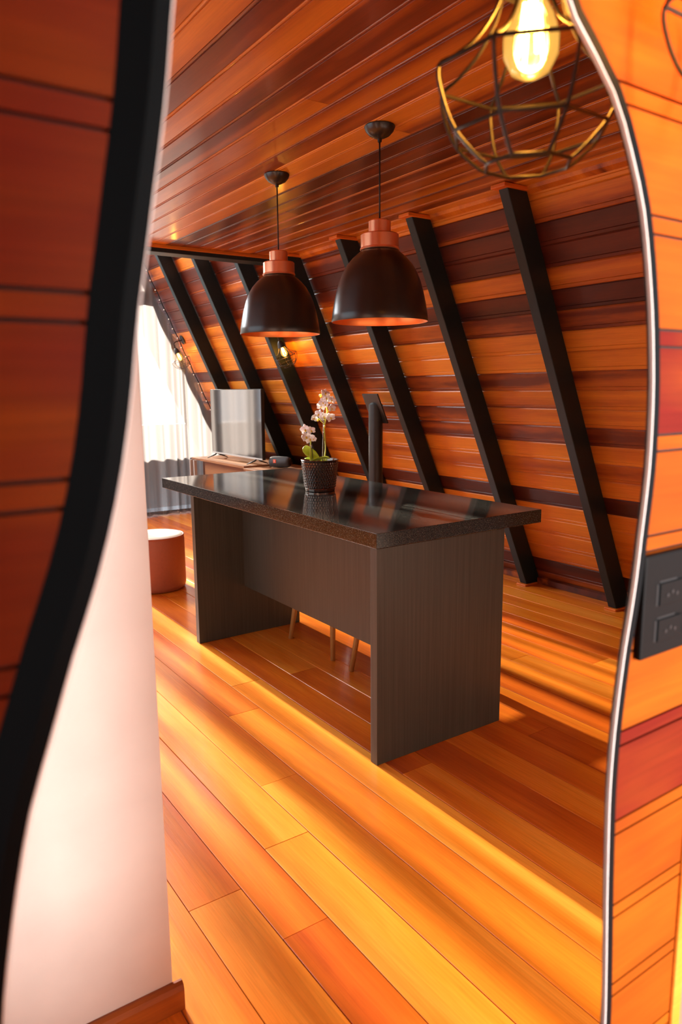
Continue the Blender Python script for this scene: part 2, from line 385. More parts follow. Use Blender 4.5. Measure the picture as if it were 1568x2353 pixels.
# ------------------------------------------------------------------ rafters
RD, RW = 0.136, 0.062
ord_ = ['nearest of the black sloping rafters, beside the right edge of the mirror',
        'second black sloping rafter from the right, foot just behind the island corner',
        'third black sloping rafter from the right, lower end going behind the granite top',
        'black sloping rafter whose foot comes down beside the round steel post',
        'black sloping rafter behind the orchid flowers and the caged lamp under the pendant',
        'black sloping rafter passing behind the right edge of the television',
        'farthest sloping rafter, running down to the left edge of the television']
for k, y in enumerate(RY):
    zt = ZC-0.0 if y < YB else 5.6
    s1 = zt/math.sin(ANG)
    r = empty('rafter', (XW, y, 0)); tag(r, 'black timber, '+ord_[k], 'rafter', 'rafters along the right slope')
    bm = bmesh.new()
    # side profile in x/z, horizontal cuts top and bottom
    hx = RD/math.sin(ANG)
    prism(bm, [(-0.014, -RW/2, 0.012), (-hx-0.014, -RW/2, 0.012), (-hx-0.014-zt/TAN, -RW/2, zt-0.012), (-0.014-zt/TAN, -RW/2, zt-0.012)], (0, RW, 0))
    bmesh.ops.bevel(bm, geom=bm.edges[:], offset=0.003, segments=1, affect='EDGES')
    link('beam', mesh(bm), M['black'], r)
    if y < YB:
        o = boxobj('cap', (-hx-0.05-zt/TAN, -RW/2-0.018, zt-0.022), (-0.012-zt/TAN, RW/2+0.018, zt-0.001), M['trimwood'], r, bev=0.004); o['tone'] = 0.45
        o['label'] = 'light wooden cap board at the top of the rafter'
    o = boxobj('foot_board', (-hx-0.04, -RW/2-0.012, 0.001), (-0.055, RW/2+0.012, 0.013), M['trimwood'], r, bev=0.002); o['tone'] = 0.45
    o['label'] = 'light wooden foot board under the rafter'
# cornice strip between slope and ceiling, one length per bay
cor = bmesh.new()
xx = slope_x(ZC)
prism(cor, [(xx+0.02, 0.48, ZC), (xx-0.035, 0.48, ZC), (xx-0.028, 0.48, ZC-0.018), (xx+0.012, 0.48, ZC-0.03)], (0, YB-0.48, 0))
o = link('trim_1', mesh(cor), M['plank']); o['tone'] = 0.6; tag(o, kind='structure')

# ------------------------------------------------------------------ mirror wall in front: wavy opening
LZ = [(0.30, 1.985), (0.235, 1.90), (0.205, 1.78), (0.1862, 1.6717), (0.1815, 1.6315), (0.1763, 1.5995), (0.1701, 1.5688), (0.1648, 1.5398), (0.1614, 1.5216), (0.157, 1.5009), (0.1524, 1.4717), (0.1494, 1.4466), (0.1446, 1.4205), (0.1386, 1.3916), (0.1289, 1.3561), (0.1169, 1.3209), (0.1042, 1.2902), (0.0948, 1.2621), (0.0834, 1.2295), (0.0717, 1.1974), (0.0626, 1.1589), (0.0546, 1.1197), (0.0495, 1.0897), (0.0456, 1.0633), (0.036, 0.95), (0.038, 0.80), (0.06, 0.62), (0.11, 0.47), (0.20, 0.36)]
RZ = [(0.42, 1.985), (0.487, 1.85), (0.5334, 1.7655), (0.5397, 1.7546), (0.5602, 1.74), (0.5894, 1.72), (0.611, 1.6965), (0.627, 1.6711), (0.641, 1.6439), (0.6499, 1.6304), (0.6605, 1.6011), (0.6711, 1.5606), (0.6811, 1.5131), (0.6856, 1.4806), (0.6901, 1.4413), (0.6917, 1.3965), (0.6916, 1.3601), (0.6887, 1.328), (0.6843, 1.2889), (0.6808, 1.2488), (0.6748, 1.209), (0.668, 1.1744), (0.6626, 1.1322), (0.6575, 1.0827), (0.6552, 1.0401), (0.655, 0.9959), (0.657, 0.9529), (0.6608, 0.8781), (0.6655, 0.8111), (0.6713, 0.7194), (0.672, 0.62), (0.65, 0.50), (0.58, 0.41), (0.46, 0.36)]
def smooth(tab):
    zs = [2.0-0.02*i for i in range(83)]
    def ev(z):
        t = sorted(tab, key=lambda q: q[1])
        if z <= t[0][1]: return t[0][0]
        for a, b in zip(t, t[1:]):
            if z <= b[1]: return a[0]+(b[0]-a[0])*(z-a[1])/max(1e-6, b[1]-a[1])
        return t[-1][0]
    def sm(z): return sum(ev(z+d)*w_ for d, w_ in ((-0.02, 1), (-0.01, 2), (0, 3), (0.01, 2), (0.02, 1)))/9
    return sm
fl_, fr_ = smooth(LZ), smooth(RZ)
ZT_, ZB_ = 1.985, 0.36
# closed inner outline (x, z), clockwise from the left bottom
nz_ = 70
zs = [ZB_+(ZT_-ZB_)*i/nz_ for i in range(nz_+1)]
outline = [(fl_(z), z) for z in zs]
a, b = fl_(ZT_), fr_(ZT_)
outline += [(a+(b-a)*t, ZT_+0.02*math.sin(math.pi*t)) for t in (0.2, 0.4, 0.6, 0.8)]
outline += [(fr_(z), z) for z in reversed(zs)]
a, b = fr_(ZB_), fl_(ZB_)
outline += [(a+(b-a)*t, ZB_-0.025*math.sin(math.pi*t)) for t in (0.15, 0.3, 0.45, 0.6, 0.75, 0.9)]
no_ = len(outline)
def onorm(i):
    p, q = outline[i-1], outline[(i+1) % no_]
    t = Vector((q[0]-p[0], q[1]-p[1])).normalized()
    return Vector((-t.y, t.x))                 # outward for clockwise order
def sweep(bm, prof, closed_prof):
    rings = []
    for i, p in enumerate(outline):
        n = onorm(i)
        rings.append([bm.verts.new((p[0]+n.x*o_, y_, p[1]+n.y*o_)) for o_, y_ in prof])
    m = len(prof)
    for i in range(no_):
        A, B = rings[i], rings[(i+1) % no_]
        for k in range(m if closed_prof else m-1):
            bm.faces.new((A[k], A[(k+1) % m], B[(k+1) % m], B[k]))
fr_root = empty('wavy_mirror', (0.38, 0.455, 0.34))
tag(fr_root, 'tall wavy mirror frame with thin black edge hung on the plank wall', 'mirror')
bm = bmesh.new()
sweep(bm, [(0.0012, 0.440), (0.0112, 0.440), (0.0125, 0.4415), (0.027, 0.4545), (0.027, 0.4615), (0.0215, 0.4615), (0.0012, 0.4445)], True)
o = link('frame', mesh(bm, True, 35), M['frame']); o.parent = fr_root; o.matrix_parent_inverse = fr_root.matrix_basis.inverted()
bm = bmesh.new(); sweep(bm, [(0.0, 0.4404), (0.0012, 0.4402), (0.0012, 0.4445), (0.0, 0.4448)], True)
o = link('inner_lip', mesh(bm, True, 35), M['lip']); o.parent = fr_root; o.matrix_parent_inverse = fr_root.matrix_basis.inverted()
o['label'] = 'inner lip of the mirror frame, bright reflection painted pale'

XA, XB = -1.4, 0.836
HOLE = 0.0245
def hole(z):
    """x of the cut in the planks, left and right, at height z (None above and below)"""
    if z > ZT_+0.035 or z < ZB_-0.04: return None
    zz = min(max(z, ZB_), ZT_)
    e = 1e-3
    sl = (fl_(min(zz+e, ZT_))-fl_(max(zz-e, ZB_)))/(2*e); sr = (fr_(min(zz+e, ZT_))-fr_(max(zz-e, ZB_)))/(2*e)
    return fl_(zz)-HOLE*min(1.5, math.hypot(1, sl)), fr_(zz)+HOLE*min(1.5, math.hypot(1, sr))
wf = bmesh.new()
def strip(bm, z0, z1, y0, y1, side):
    """one side (or the whole width) of a plank row as a prism in y"""
    nn = max(2, int((z1-z0)/0.012)+1)
    zz = [z0+(z1-z0)*i/(nn-1) for i in range(nn)]
    h = [hole(z) for z in zz]
    if any(k is None for k in h):
        if side == 'L': prism(bm, [(XA, y0, z0), (XB, y0, z0), (XB, y0, z1), (XA, y0, z1)], (0, y1-y0, 0)); return True
        return False
    if side == 'L': prism(bm, [(XA, y0, z0)]+[(k[0], y0, z) for k, z in zip(h, zz)]+[(XA, y0, z1)], (0, y1-y0, 0))
    else: prism(bm, [(XB, y0, z0), (XB, y0, z1)]+[(k[1], y0, z) for k, z in zip(reversed(h), reversed(zz))], (0, y1-y0, 0))
    return True
PITCHF = 0.1105
z = -0.042; rows = []
while z < ZC:
    rows.append((z, z+PITCHF)); z += PITCHF
for z0, z1 in rows:
    for sd in 'LR': strip(wf, max(z0, 0), min(z1, ZC), 0.4596, 0.4607, sd)
wall_f = link('wall_front', mesh(wf), M['backing']); tag(wall_f, kind='structure')
wb = bmesh.new()
for z0, z1 in rows:
    for sd in 'LR': strip(wb, max(z0, 0), min(z1, ZC), 0.46075, 0.4618, sd)
o = link('bounce_lining', mesh(wb), M['floor'], wall_f); o['tone'] = 0.6  # unseen sheet, added to bounce warm light back at the island
rw = random.Random(3)
front_tones = {}
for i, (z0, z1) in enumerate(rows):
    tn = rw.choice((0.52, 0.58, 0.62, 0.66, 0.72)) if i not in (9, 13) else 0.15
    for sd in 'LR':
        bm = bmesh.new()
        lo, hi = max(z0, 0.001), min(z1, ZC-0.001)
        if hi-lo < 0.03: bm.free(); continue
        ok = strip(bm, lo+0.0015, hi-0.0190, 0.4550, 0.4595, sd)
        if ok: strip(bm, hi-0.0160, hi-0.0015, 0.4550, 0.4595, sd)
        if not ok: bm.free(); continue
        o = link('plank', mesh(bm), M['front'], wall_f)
        o['tone'] = tn if sd == 'R' else 0.31+0.12*(tn-0.5)  # left pieces darkened to stand in for the shade on that side
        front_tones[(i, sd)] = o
# right end trim and the plaster beyond it
o = boxobj('trim_2', (XB+0.001, 0.450, 0.0), (XB+0.022, 0.470, ZC), M['trimwood'], bev=0.003); o['tone'] = 0.75; tag(o, kind='structure')
M['clay'] = simple('clay_plaster', (0.30, 0.17, 0.11), 0.7, noise=0.08)
tag(boxobj('wall_end', (XB+0.0225, 0.458, 0.0), (1.9, 0.475, ZC), M['clay']), kind='structure')

# plaster wall seen in the mirror, and the same wall behind the photographer
wp = boxobj('wall_left', (-2.0, 1.475, 0.0), (0.515, 1.62, ZC), M['plaster'], bev=0.004); tag(wp, kind='structure')
bm = bmesh.new()
prof = [(1.4745, 0.0), (1.456, 0.0), (1.456, 0.052), (1.460, 0.064), (1.468, 0.069), (1.4745, 0.069)]
prism(bm, [(-2.0, a, b) for a, b in prof], (2.535, 0, 0))
o = link('baseboard_left', mesh(bm), M['plank']); o['tone'] = 0.35; tag(o, kind='structure')
tag(boxobj('wall_behind', (-2.0, -0.74, 0.0), (0.62, -0.60, ZC), M['plaster']), kind='structure')

# ------------------------------------------------------------------ wall outlet at the right edge
ol = empty('wall_outlet', (0.707, 0.455, 1.205)); tag(ol, 'anthracite double wall outlet plate on the plank wall right of the mirror', 'outlet')
PWD, PHT = 0.118, 0.119
bm = bmesh.new(); box(bm, (-0.002, -0.009, -PHT/2), (PWD-0.002, -0.0005, PHT/2), 0.0025)
link('cover_plate', mesh(bm), M['plate'], ol)
for zc_ in (0.0125, -0.0295):
    bm = bmesh.new(); box(bm, (0.026, -0.0115, zc_-0.013), (0.072, -0.0085, zc_+0.013), 0.001)
    so = link('socket', mesh(bm), M['plate'], ol)
    bm = bmesh.new(); box(bm, (0.0215, -0.0093, zc_-0.0125), (0.0258, -0.0088, zc_+0.0125)); box(bm, (0.026, -0.0093, zc_+0.0133), (0.060, -0.0088, zc_+0.0155))  # dark strips stand in for the shade in the socket recesses
    link('recess_shade', mesh(bm), M['plate_dark'], so)
    bm = bmesh.new()
    for dx in (0.040, 0.049, 0.058):
        c = bmesh.ops.create_cone(bm, cap_ends=True, segments=12, radius1=0.0022, radius2=0.0022, depth=0.0008)
        bmesh.ops.rotate(bm, verts=c['verts'], cent=(0, 0, 0), matrix=Matrix.Rotation(math.pi/2, 3, 'X'))
        bmesh.ops.translate(bm, verts=c['verts'], vec=(dx, -0.0117, zc_-0.002+(0.003 if dx == 0.049 else 0)))
    link('pin_hole', mesh(bm), M['plate_dark'], so)
    bm = bmesh.new(); box(bm, (0.082, -0.0115, zc_-0.013), (0.104, -0.0085, zc_+0.013), 0.001)
    link('blank_module', mesh(bm), M['plate'], ol)

# ------------------------------------------------------------------ kitchen island
X0, X1, Y0, Y1, ZT, TT = 1.586, 2.490, 2.088, 4.252, 0.92, 0.058
XP, XR, YN, YF, TH = 1.575, 2.262, 2.088, 3.779, 0.041
isl = empty('kitchen_island', ((X0+X1)/2, (Y0+Y1)/2, 0)); tag(isl, 'long dark kitchen island with black granite top on panel legs', 'kitchen island')
def ipart(name, a, b, mat, bev):
    o = boxobj(name, a, b, mat, None, bev); o.parent = isl; o.matrix_parent_inverse = Matrix.Translation(isl.location).inverted(); return o
ct = ipart('countertop', (X0, Y0, ZT-TT), (X1, Y1, ZT), M['granite'], 0.0015); ct['label'] = 'polished black granite countertop'
ct.data.materials.append(M['granite_edge'])
for f_ in ct.data.polygons:
    if abs(f_.normal.z) < 0.3: f_.material_index = 1
ipart('end_panel', (XP+0.012, YN, 0.001), (XR, YN+TH, ZT-TT-0.0005), M['laminate'], 0.0008)
ipart('end_panel', (XP+0.012, YF, 0.001), (XR, YF+TH, ZT-TT-0.0005), M['laminate'], 0.0008)
ipart('back_panel', (1.885, YN+TH+0.001, 0.298), (1.905, YF-0.001, ZT-TT-0.0005), M['laminate'], 0.0006)

# ------------------------------------------------------------------ pendants
def pendant(x, y, label):
    p = empty('pendant_lamp', (x, y, ZC)); tag(p, label, 'pendant lamp', 'pendant lamps over the island')
    bm = bmesh.new(); lathe(bm, [(0.0, -0.060), (0.008, -0.060), (0.009, -0.048), (0.022, -0.044), (0.042, -0.034), (0.056, -0.019), (0.062, -0.004), (0.060, -0.0005), (0.0, -0.0005)], 40)
    link('canopy', mesh(bm, True, 40), M['shade'], p)
    bm = bmesh.new(); tube(bm, [(0, 0, -0.055), (0, 0, -0.20), (0, 0, -0.362)], 0.0032, 8); link('cord', mesh(bm, True), M['cord'], p)
    bm = bmesh.new(); lathe(bm, [(0.0, -0.357), (0.040, -0.357), (0.045, -0.361), (0.045, -0.409), (0.0, -0.409)], 48)
    link('cap', mesh(bm, True, 35), M['copper'], p)
    bm = bmesh.new(); lathe(bm, [(0.0, -0.4095), (0.073, -0.4095), (0.0775, -0.414), (0.0775, -0.463), (0.080, -0.465), (0.081, -0.470), (0.078, -0.473), (0.0, -0.473)], 48)
    link('collar', mesh(bm, True, 35), M['copper'], p)
    out = [(0.075, -0.4735), (0.086, -0.483), (0.110, -0.503), (0.134, -0.530), (0.153, -0.562), (0.168, -0.598), (0.180, -0.640), (0.190, -0.685), (0.1965, -0.725), (0.200, -0.755)]
    inn = [(r-0.0025, z_) for r, z_ in out]
    bm = bmesh.new(); lathe(bm, out+[(0.1985, -0.7565)], 64); link('shade', mesh(bm, True), M['shade'], p)
    bm = bmesh.new(); lathe(bm, [(0.0, -0.476)]+inn+[(0.1985, -0.7563)], 64); link('shade_lining', mesh(bm, True), M['lining'], p)['label'] = 'copper lining inside the shade'
    bm = bmesh.new(); lathe(bm, [(0, -0.477), (0.02, -0.478), (0.02, -0.52), (0.016, -0.535), (0.030, -0.565), (0.030, -0.585), (0.018, -0.605), (0, -0.61)], 24)
    link('lamp_holder', mesh(bm, True), M['white'], p)
    return p
pendant(1.89, 2.466, 'black dome pendant with copper collar over the near end of the island')
pendant(1.87, 3.259, 'black dome pendant with copper collar over the orchid, left of two')

# ------------------------------------------------------------------ caged wall lamps
def sconce(mat4, label, power, arm=0.125):
    s = empty('wall_lamp'); s.matrix_world = mat4; tag(s, label, 'wall lamp', 'caged wall lamps')
    def P_(name, bm, mat, sm=True, par=s):
        return link(name, mesh(bm, sm, 40), mat, par)
    bm = bmesh.new(); lathe(bm, [(0, 0.001), (0.052, 0.001), (0.052, 0.010), (0.045, 0.016), (0, 0.018)], 32)
    bmesh.ops.rotate(bm, verts=bm.verts, cent=(0, 0, 0), matrix=Matrix.Rotation(-math.pi/2, 3, 'X'))
    P_('back_plate', bm, M['blackmetal'])
    bm = bmesh.new(); tube(bm, spline([(0, 0.015, 0), (0, arm*0.6, 0.012), (0, arm*0.92, 0.004), (0, arm, -0.03), (0, arm, -0.055)], 6), 0.006, 8)
    P_('arm', bm, M['blackmetal'])
    bm = bmesh.new(); lathe(bm, [(0, -0.048), (0.012, -0.05), (0.024, -0.066), (0.031, -0.092), (0.036, -0.106), (0.032, -0.108), (0, -0.108)], 28, (0, arm, 0))
    P_('lamp_socket', bm, M['blackmetal'])
    prof = [(0.033, -0.104), (0.040, -0.128), (0.060, -0.158), (0.085, -0.178), (0.104, -0.190), (0.101, -0.216), (0.086, -0.250), (0.060, -0.276), (0.048, -0.284)]
    nw = 8
    for k in range(nw):
        a_ = 2*math.pi*(k+0.5)/nw
        bm = bmesh.new()
        tube(bm, spline([(r*math.cos(a_), arm+r*math.sin(a_), z_) for r, z_ in prof], 4), 0.0021, 6)
        P_('cage_wire', bm, M['blackmetal'])
    for r, z_ in ((0.104, -0.190), (0.084, -0.252), (0.048, -0.284)):
        bm = bmesh.new()
        pts = []
        for k in range(nw):
            a0, a1 = 2*math.pi*(k+0.5)/nw, 2*math.pi*(k+1.5)/nw
            for t in (0, 0.5):
                pts.append(((r*(math.cos(a0)*(1-t)+math.cos(a1)*t)), arm+r*(math.sin(a0)*(1-t)+math.sin(a1)*t), z_))
        tube(bm, pts, 0.0021, 6, True); P_('cage_ring', bm, M['blackmetal'])
    bm = bmesh.new(); lathe(bm, [(0.012, -0.108), (0.014, -0.118), (0.024, -0.136), (0.030, -0.156), (0.029, -0.174), (0.020, -0.190), (0.008, -0.196), (0, -0.197)], 28, (0, arm, 0))
    bu = P_('bulb', bm, M['amber']); bu['label'] = 'glowing amber glass bulb'
    bm = bmesh.new()
    for k in range(4):
        a_ = math.pi/2*k+0.4
        tube(bm, [(0.008*math.cos(a_), arm+0.008*math.sin(a_), -0.122), (0.015*math.cos(a_), arm+0.015*math.sin(a_), -0.176)], 0.0024, 6)
    tube(bm, [(0, arm, -0.112), (0, arm, -0.15)], 0.004, 6)
    P_('filament', bm, M['filament'], True, bu)
    if power:
        l = bpy.data.lights.new('bulb_light', 'POINT'); l.energy = power; l.color = (1, 0.62, 0.25); l.shadow_soft_size = 0.02
        lo = bpy.data.objects.new('bulb_light', l); C.objects.link(lo); lo.parent = s; lo.location = (0, arm, -0.15)
    return s
def frame3(X, Y, Z, loc):
    return Matrix(((X.x, Y.x, Z.x, loc[0]), (X.y, Y.y, Z.y, loc[1]), (X.z, Y.z, Z.z, loc[2]), (0, 0, 0, 1)))
def slope_frame(y, z):
    Zv = -SD; Yv = SN; Xv = Yv.cross(Zv)
    return frame3(Xv, Yv, Zv, Vector((slope_x(z), y, z))+SN*0.0005)
sconce(slope_frame(7.98, 2.01), 'caged black wall lamp with lit bulb beside the sheer curtain', 2.0)
sconce(slope_frame(5.66, 1.96), 'caged black wall lamp with lit bulb below the left pendant', 2.0)
sconce(frame3(Vector((-1, 0, 0)), Vector((0, 1, 0)), Vector((0, 0, 1)), (0.655, 0.4622, 1.972))@Matrix.Identity(4), 'large close caged lamp with lit bulb at the upper right edge of the mirror', 2.5)
sconce(frame3(Vector((1, 0, 0)), Vector((0, -1, 0)), Vector((0, 0, 1)), (0.688, 0.4545, 1.972)), 'caged lamp on the plank wall in the top right corner, only its wires showing', 3.5)

# ------------------------------------------------------------------ flower pot and orchid
PX, PY = 2.05, 3.19
pot = empty('flower_pot', (PX, PY, ZT)); tag(pot, 'dark metallic basket-weave flower pot on the granite countertop', 'flower pot')
bm = bmesh.new()
rows_, cols = 10, 38
def pr(z): return 0.078+0.019*(z/0.165)
n = cols*5; rings = []
zlist = [(0.0, 0.94, False), (0.003, 0.985, False), (0.014, 0.985, False), (0.016, 0.97, False)]
for r_ in range(rows_):
    zb = 0.018+r_*0.0137
    zlist += [(zb+0.0006, 0, r_), (zb+0.003, 1, r_), (zb+0.0108, 1, r_), (zb+0.0131, 0, r_)]
zlist += [(0.1565, 0.97, False), (0.158, 1.02, False), (0.163, 1.03, False), (0.165, 1.01, False)]
for z_, k, r_ in zlist:
    ring = []
    for i in range(n):
        base = pr(z_)
        if r_ is False: rr = base*k
        else:
            ph = (i+(2 if r_ % 2 else 0)) % 5
            rr = base+((0.0018 if ph in (1, 4) else 0.0024) if k else -0.0010) if ph else base-0.0022
        a_ = 2*math.pi*i/n
        ring.append(bm.verts.new((rr*math.cos(a_), rr*math.sin(a_), z_)))
    rings.append(ring)
for r2 in ((0.163, 0.955), (0.12, 0.90)):
    rings.append([bm.verts.new((pr(r2[0])*r2[1]*math.cos(2*math.pi*i/n), pr(r2[0])*r2[1]*math.sin(2*math.pi*i/n), r2[0])) for i in range(n)])
for A, B in zip(rings, rings[1:]):
    for i in range(n): bm.faces.new((A[i], A[(i+1) % n], B[(i+1) % n], B[i]))
bm.faces.new(rings[0])
link('pot_body', mesh(bm, True, 22), M['pot'], pot)
bm = bmesh.new(); lathe(bm, [(0.0, 0.142), (0.05, 0.141), (0.081, 0.138)], 32); link('bark', mesh(bm, True), M['soil'], pot)

orc = empty('orchid', (PX, PY, ZT+0.14), (0, 0, -YAW)); tag(orc, 'white moth orchid with two flower spikes growing in the dark pot', 'orchid')
U = 0.00227
def op(px, py, d=0.0): return Vector(((px-735)*U, d, (1127-py)*U*1.015-0.14-0.012))
def otube(name, pts, r, mat, d=0.0):
    bm = bmesh.new(); tube(bm, spline([op(a, b, d) for a, b in pts], 5), r, 8); return link(name, mesh(bm, True), mat, orc)
otube('flower_spike', [(744.6, 1055), (748.7, 1029), (747.9, 1005), (746.6, 981), (749.5, 962), (753, 944.6), (752, 935), (749, 920), (751, 903)], 0.0034, M['stem'])
otube('flower_spike', [(713, 1058), (713.5, 1046), (714.5, 1020), (715, 1008), (712, 990)], 0.0032, M['stem'], -0.01)
otube('stake', [(741.5, 1055), (744.6, 981), (745.8, 930)], 0.0026, M['stake'], 0.006)
otube('stake', [(720, 1055), (717, 1021)], 0.0022, M['stake'], -0.004)
for (a, b) in (((749.5, 962), (731, 958)), ((753, 944), (764, 937)), ((750, 960), (760, 954)), ((747, 972), (729, 954))):
    otube('flower_stalk', [a, ((a[0]+b[0])/2, (a[1]+b[1])/2+1), b], 0.0014, M['stem'])
otube('spike_clip', [(742.5, 989.5), (746, 989.5)], 0.0022, M['white']); otube('spike_clip', [(713, 1019), (717, 1019)], 0.0028, M['white'], -0.01)
rl = random.Random(2)
def petal(bm, ang, L_, W_, lift, mat4):
    rows2 = 5; g = []
    for i in range(rows2+1):
        t = i/rows2; wv = W_*math.sin(math.pi*min(0.97, 0.12+0.85*t))**0.8
        row = []
        for s_ in (-1, 0, 1):
            row.append(bm.verts.new(mat4 @ Vector((math.cos(ang)*L_*t-math.sin(ang)*wv*s_, math.sin(ang)*L_*t+math.cos(ang)*wv*s_, lift*t*t*L_-0.10*abs(s_)*wv))))
        g.append(row)
    for A, B in zip(g, g[1:]):
        for k in range(2): bm.faces.new((A[k], A[k+1], B[k+1], B[k]))
def flower(px, py, rpx, d=0.0, yaw=None, pitch=None):
    R_ = rpx*U*1.38
    yaw = rl.uniform(-0.7, 0.7) if yaw is None else yaw; pitch = rl.uniform(-0.5, 0.3) if pitch is None else pitch
    roll = rl.uniform(-0.4, 0.4)
    # flower faces local -y
    m4 = Matrix.Rotation(yaw, 4, 'Z') @ Matrix.Rotation(pitch, 4, 'X') @ Matrix.Rotation(math.pi/2, 4, 'X') @ Matrix.Rotation(roll, 4, 'Z')
    bm = bmesh.new()
    for ang, L_, W_ in ((90, 1.0, 0.36), (215, 0.98, 0.34), (325, 0.98, 0.34)): petal(bm, math.radians(ang), R_*L_, R_*W_, 0.12, m4)
    for ang in (12, 168): petal(bm, math.radians(ang), R_*1.0, R_*0.56, 0.22, m4 @ Matrix.Translation((0, 0, 0.0012)))
    f = link('flower', mesh(bm, True), M['petal'], orc); f.location = op(px, py, d)
    so_ = f.modifiers.new('thick', 'SOLIDIFY'); so_.thickness = 0.0012
    bm = bmesh.new()
    q = bmesh.ops.create_uvsphere(bm, u_segments=8, v_segments=6, radius=R_*0.2)
    bmesh.ops.transform(bm, matrix=m4 @ Matrix.Translation((0, -R_*0.16, R_*0.14)) @ Matrix.Diagonal((0.8, 1.3, 0.9, 1)), verts=q['verts'])
    link('lip', mesh(bm, True), M['yellow'], f)
for px, py, r_ in ((749.5, 903.5), (752.5, 914), (764.5, 918), (744.5, 923), (740, 931.5), (751, 927), (764, 936), (735.5, 949), (723.5, 957.5), (746, 955), (761, 957)) and \
        ((749.5, 903.5, 8.5), (752.5, 914, 8.5), (764.5, 918, 7), (744.5, 923, 8), (740, 931.5, 8), (751, 927, 7), (764, 936, 7.5), (735.5, 949, 8.5), (723.5, 957.5, 7), (746, 955, 8), (761, 957, 8.5)):
    flower(px, py, r_, rl.uniform(-0.035, -0.008))
for px, py, r_ in ((704, 982.5, 9.5), (717, 985, 7.5), (704.5, 999, 9), (714, 1003.5, 9.5), (722, 1004, 5.5)):
    flower(px, py, r_, -0.022+rl.uniform(-0.014, 0.004))
for px, py, r_ in ((738.5, 908, 3.6), (731.7, 963, 2.6), (747.5, 976.5, 3.0)):
    bm = bmesh.new(); bmesh.ops.create_uvsphere(bm, u_segments=12, v_segments=8, radius=r_*U)
    bmesh.ops.scale(bm, vec=(0.85, 0.85, 1.1), verts=bm.verts)
    o = link('flower_bud', mesh(bm, True), M['yellow'], orc); o.location = op(px, py, -0.004)
def leaf(pts, widths, tilt, d):
    """blade along pts (pixels scaled to metres), widths in metres, tilt = direction of the blade's width"""
    P_ = spline([op(px, py, dd) for (px, py), dd in zip(pts, d)], 4); nP = len(P_)
    bm = bmesh.new(); g = []
    for i, p in enumerate(P_):
        t = i/(nP-1); k = t*(len(widths)-1); a_ = int(min(k, len(widths)-2)); wv = widths[a_]+(widths[a_+1]-widths[a_])*(k-a_)
        T = Vector(tilt).normalized(); nv = T.cross((P_[min(i+1, nP-1)]-P_[max(i-1, 0)]).normalized())
        g.append([bm.verts.new(p+T*wv*s_+nv*(-0.35*wv*(1-abs(s_)))) for s_ in (-1, -0.5, 0, 0.5, 1)])
    for A, B in zip(g, g[1:]):
        for k in range(4): bm.faces.new((A[k], A[k+1], B[k+1], B[k]))
    o = link('leaf', mesh(bm, True), M['leaf'], orc)
    m_ = o.modifiers.new('thick', 'SOLIDIFY'); m_.thickness = 0.002
leaf([(733, 1049), (722, 1041), (710, 1033), (701, 1026), (697, 1024)], [0.008, 0.022, 0.026, 0.02, 0.004], (0.45, 0.3, 0.85), [0, 0, 0, 0, 0])
leaf([(712, 1053), (724, 1050), (738, 1046), (750, 1045), (759, 1047)], [0.004, 0.016, 0.02, 0.018, 0.004], (0.1, 0.9, -0.35), [-0.045, -0.045, -0.04, -0.04, -0.045])
leaf([(716, 1050), (708, 1048), (700, 1049)], [0.006, 0.014, 0.003], (0, 0.9, 0.3), [0.0, 0.01, 0.02])
leaf([(738, 1049), (748, 1046), (757, 1047)], [0.006, 0.014, 0.003], (0.1, 0.9, 0.2), [0.01, 0.02, 0.03])

# ------------------------------------------------------------------ chair tucked behind the island
ch = empty('dining_chair', (2.26, 3.33, 0)); tag(ch, 'dining chair with tapered wooden legs tucked under the far half of the island', 'chair')
def chair_leg(top, foot):
    bm = bmesh.new(); tube(bm, [foot, top], [0.0125, 0.019], 10); return link('leg', mesh(bm, True), M['leg'], ch)
chair_leg((-0.155, 0.165, 0.43), (-0.20, 0.22, 0.0005)); chair_leg((-0.155, -0.165, 0.43), (-0.195, -0.22, 0.0005))
chair_leg((0.155, 0.165, 0.43), (0.215, 0.17, 0.0005)); chair_leg((0.155, -0.165, 0.43), (0.215, -0.19, 0.0005))
bm = bmesh.new(); box(bm, (-0.21, -0.21, 0.43), (0.21, 0.21, 0.455), 0.012); link('seat', mesh(bm, True, 40), M['seat'], ch)
bm = bmesh.new()
prism(bm, [(0.17, -0.2, 0.4555), (0.205, -0.2, 0.4555), (0.235, -0.2, 0.78), (0.215, -0.2, 0.78)], (0, 0.4, 0)); bmesh.ops.bevel(bm, geom=bm.edges[:], offset=0.006, segments=2, affect='EDGES')
link('backrest', mesh(bm, True, 40), M['seat'], ch)

c2 = ch.copy(); C.objects.link(c2); c2.location = (2.26, 2.71, 0)
c2['label'] = 'dining chair tucked under the near half of the island, mostly hidden by its end panel'
for k in ch.children:
    d_ = k.copy(); C.objects.link(d_); d_.parent = c2
for k in (ch, c2): k['group'] = 'dining chairs tucked behind the island'

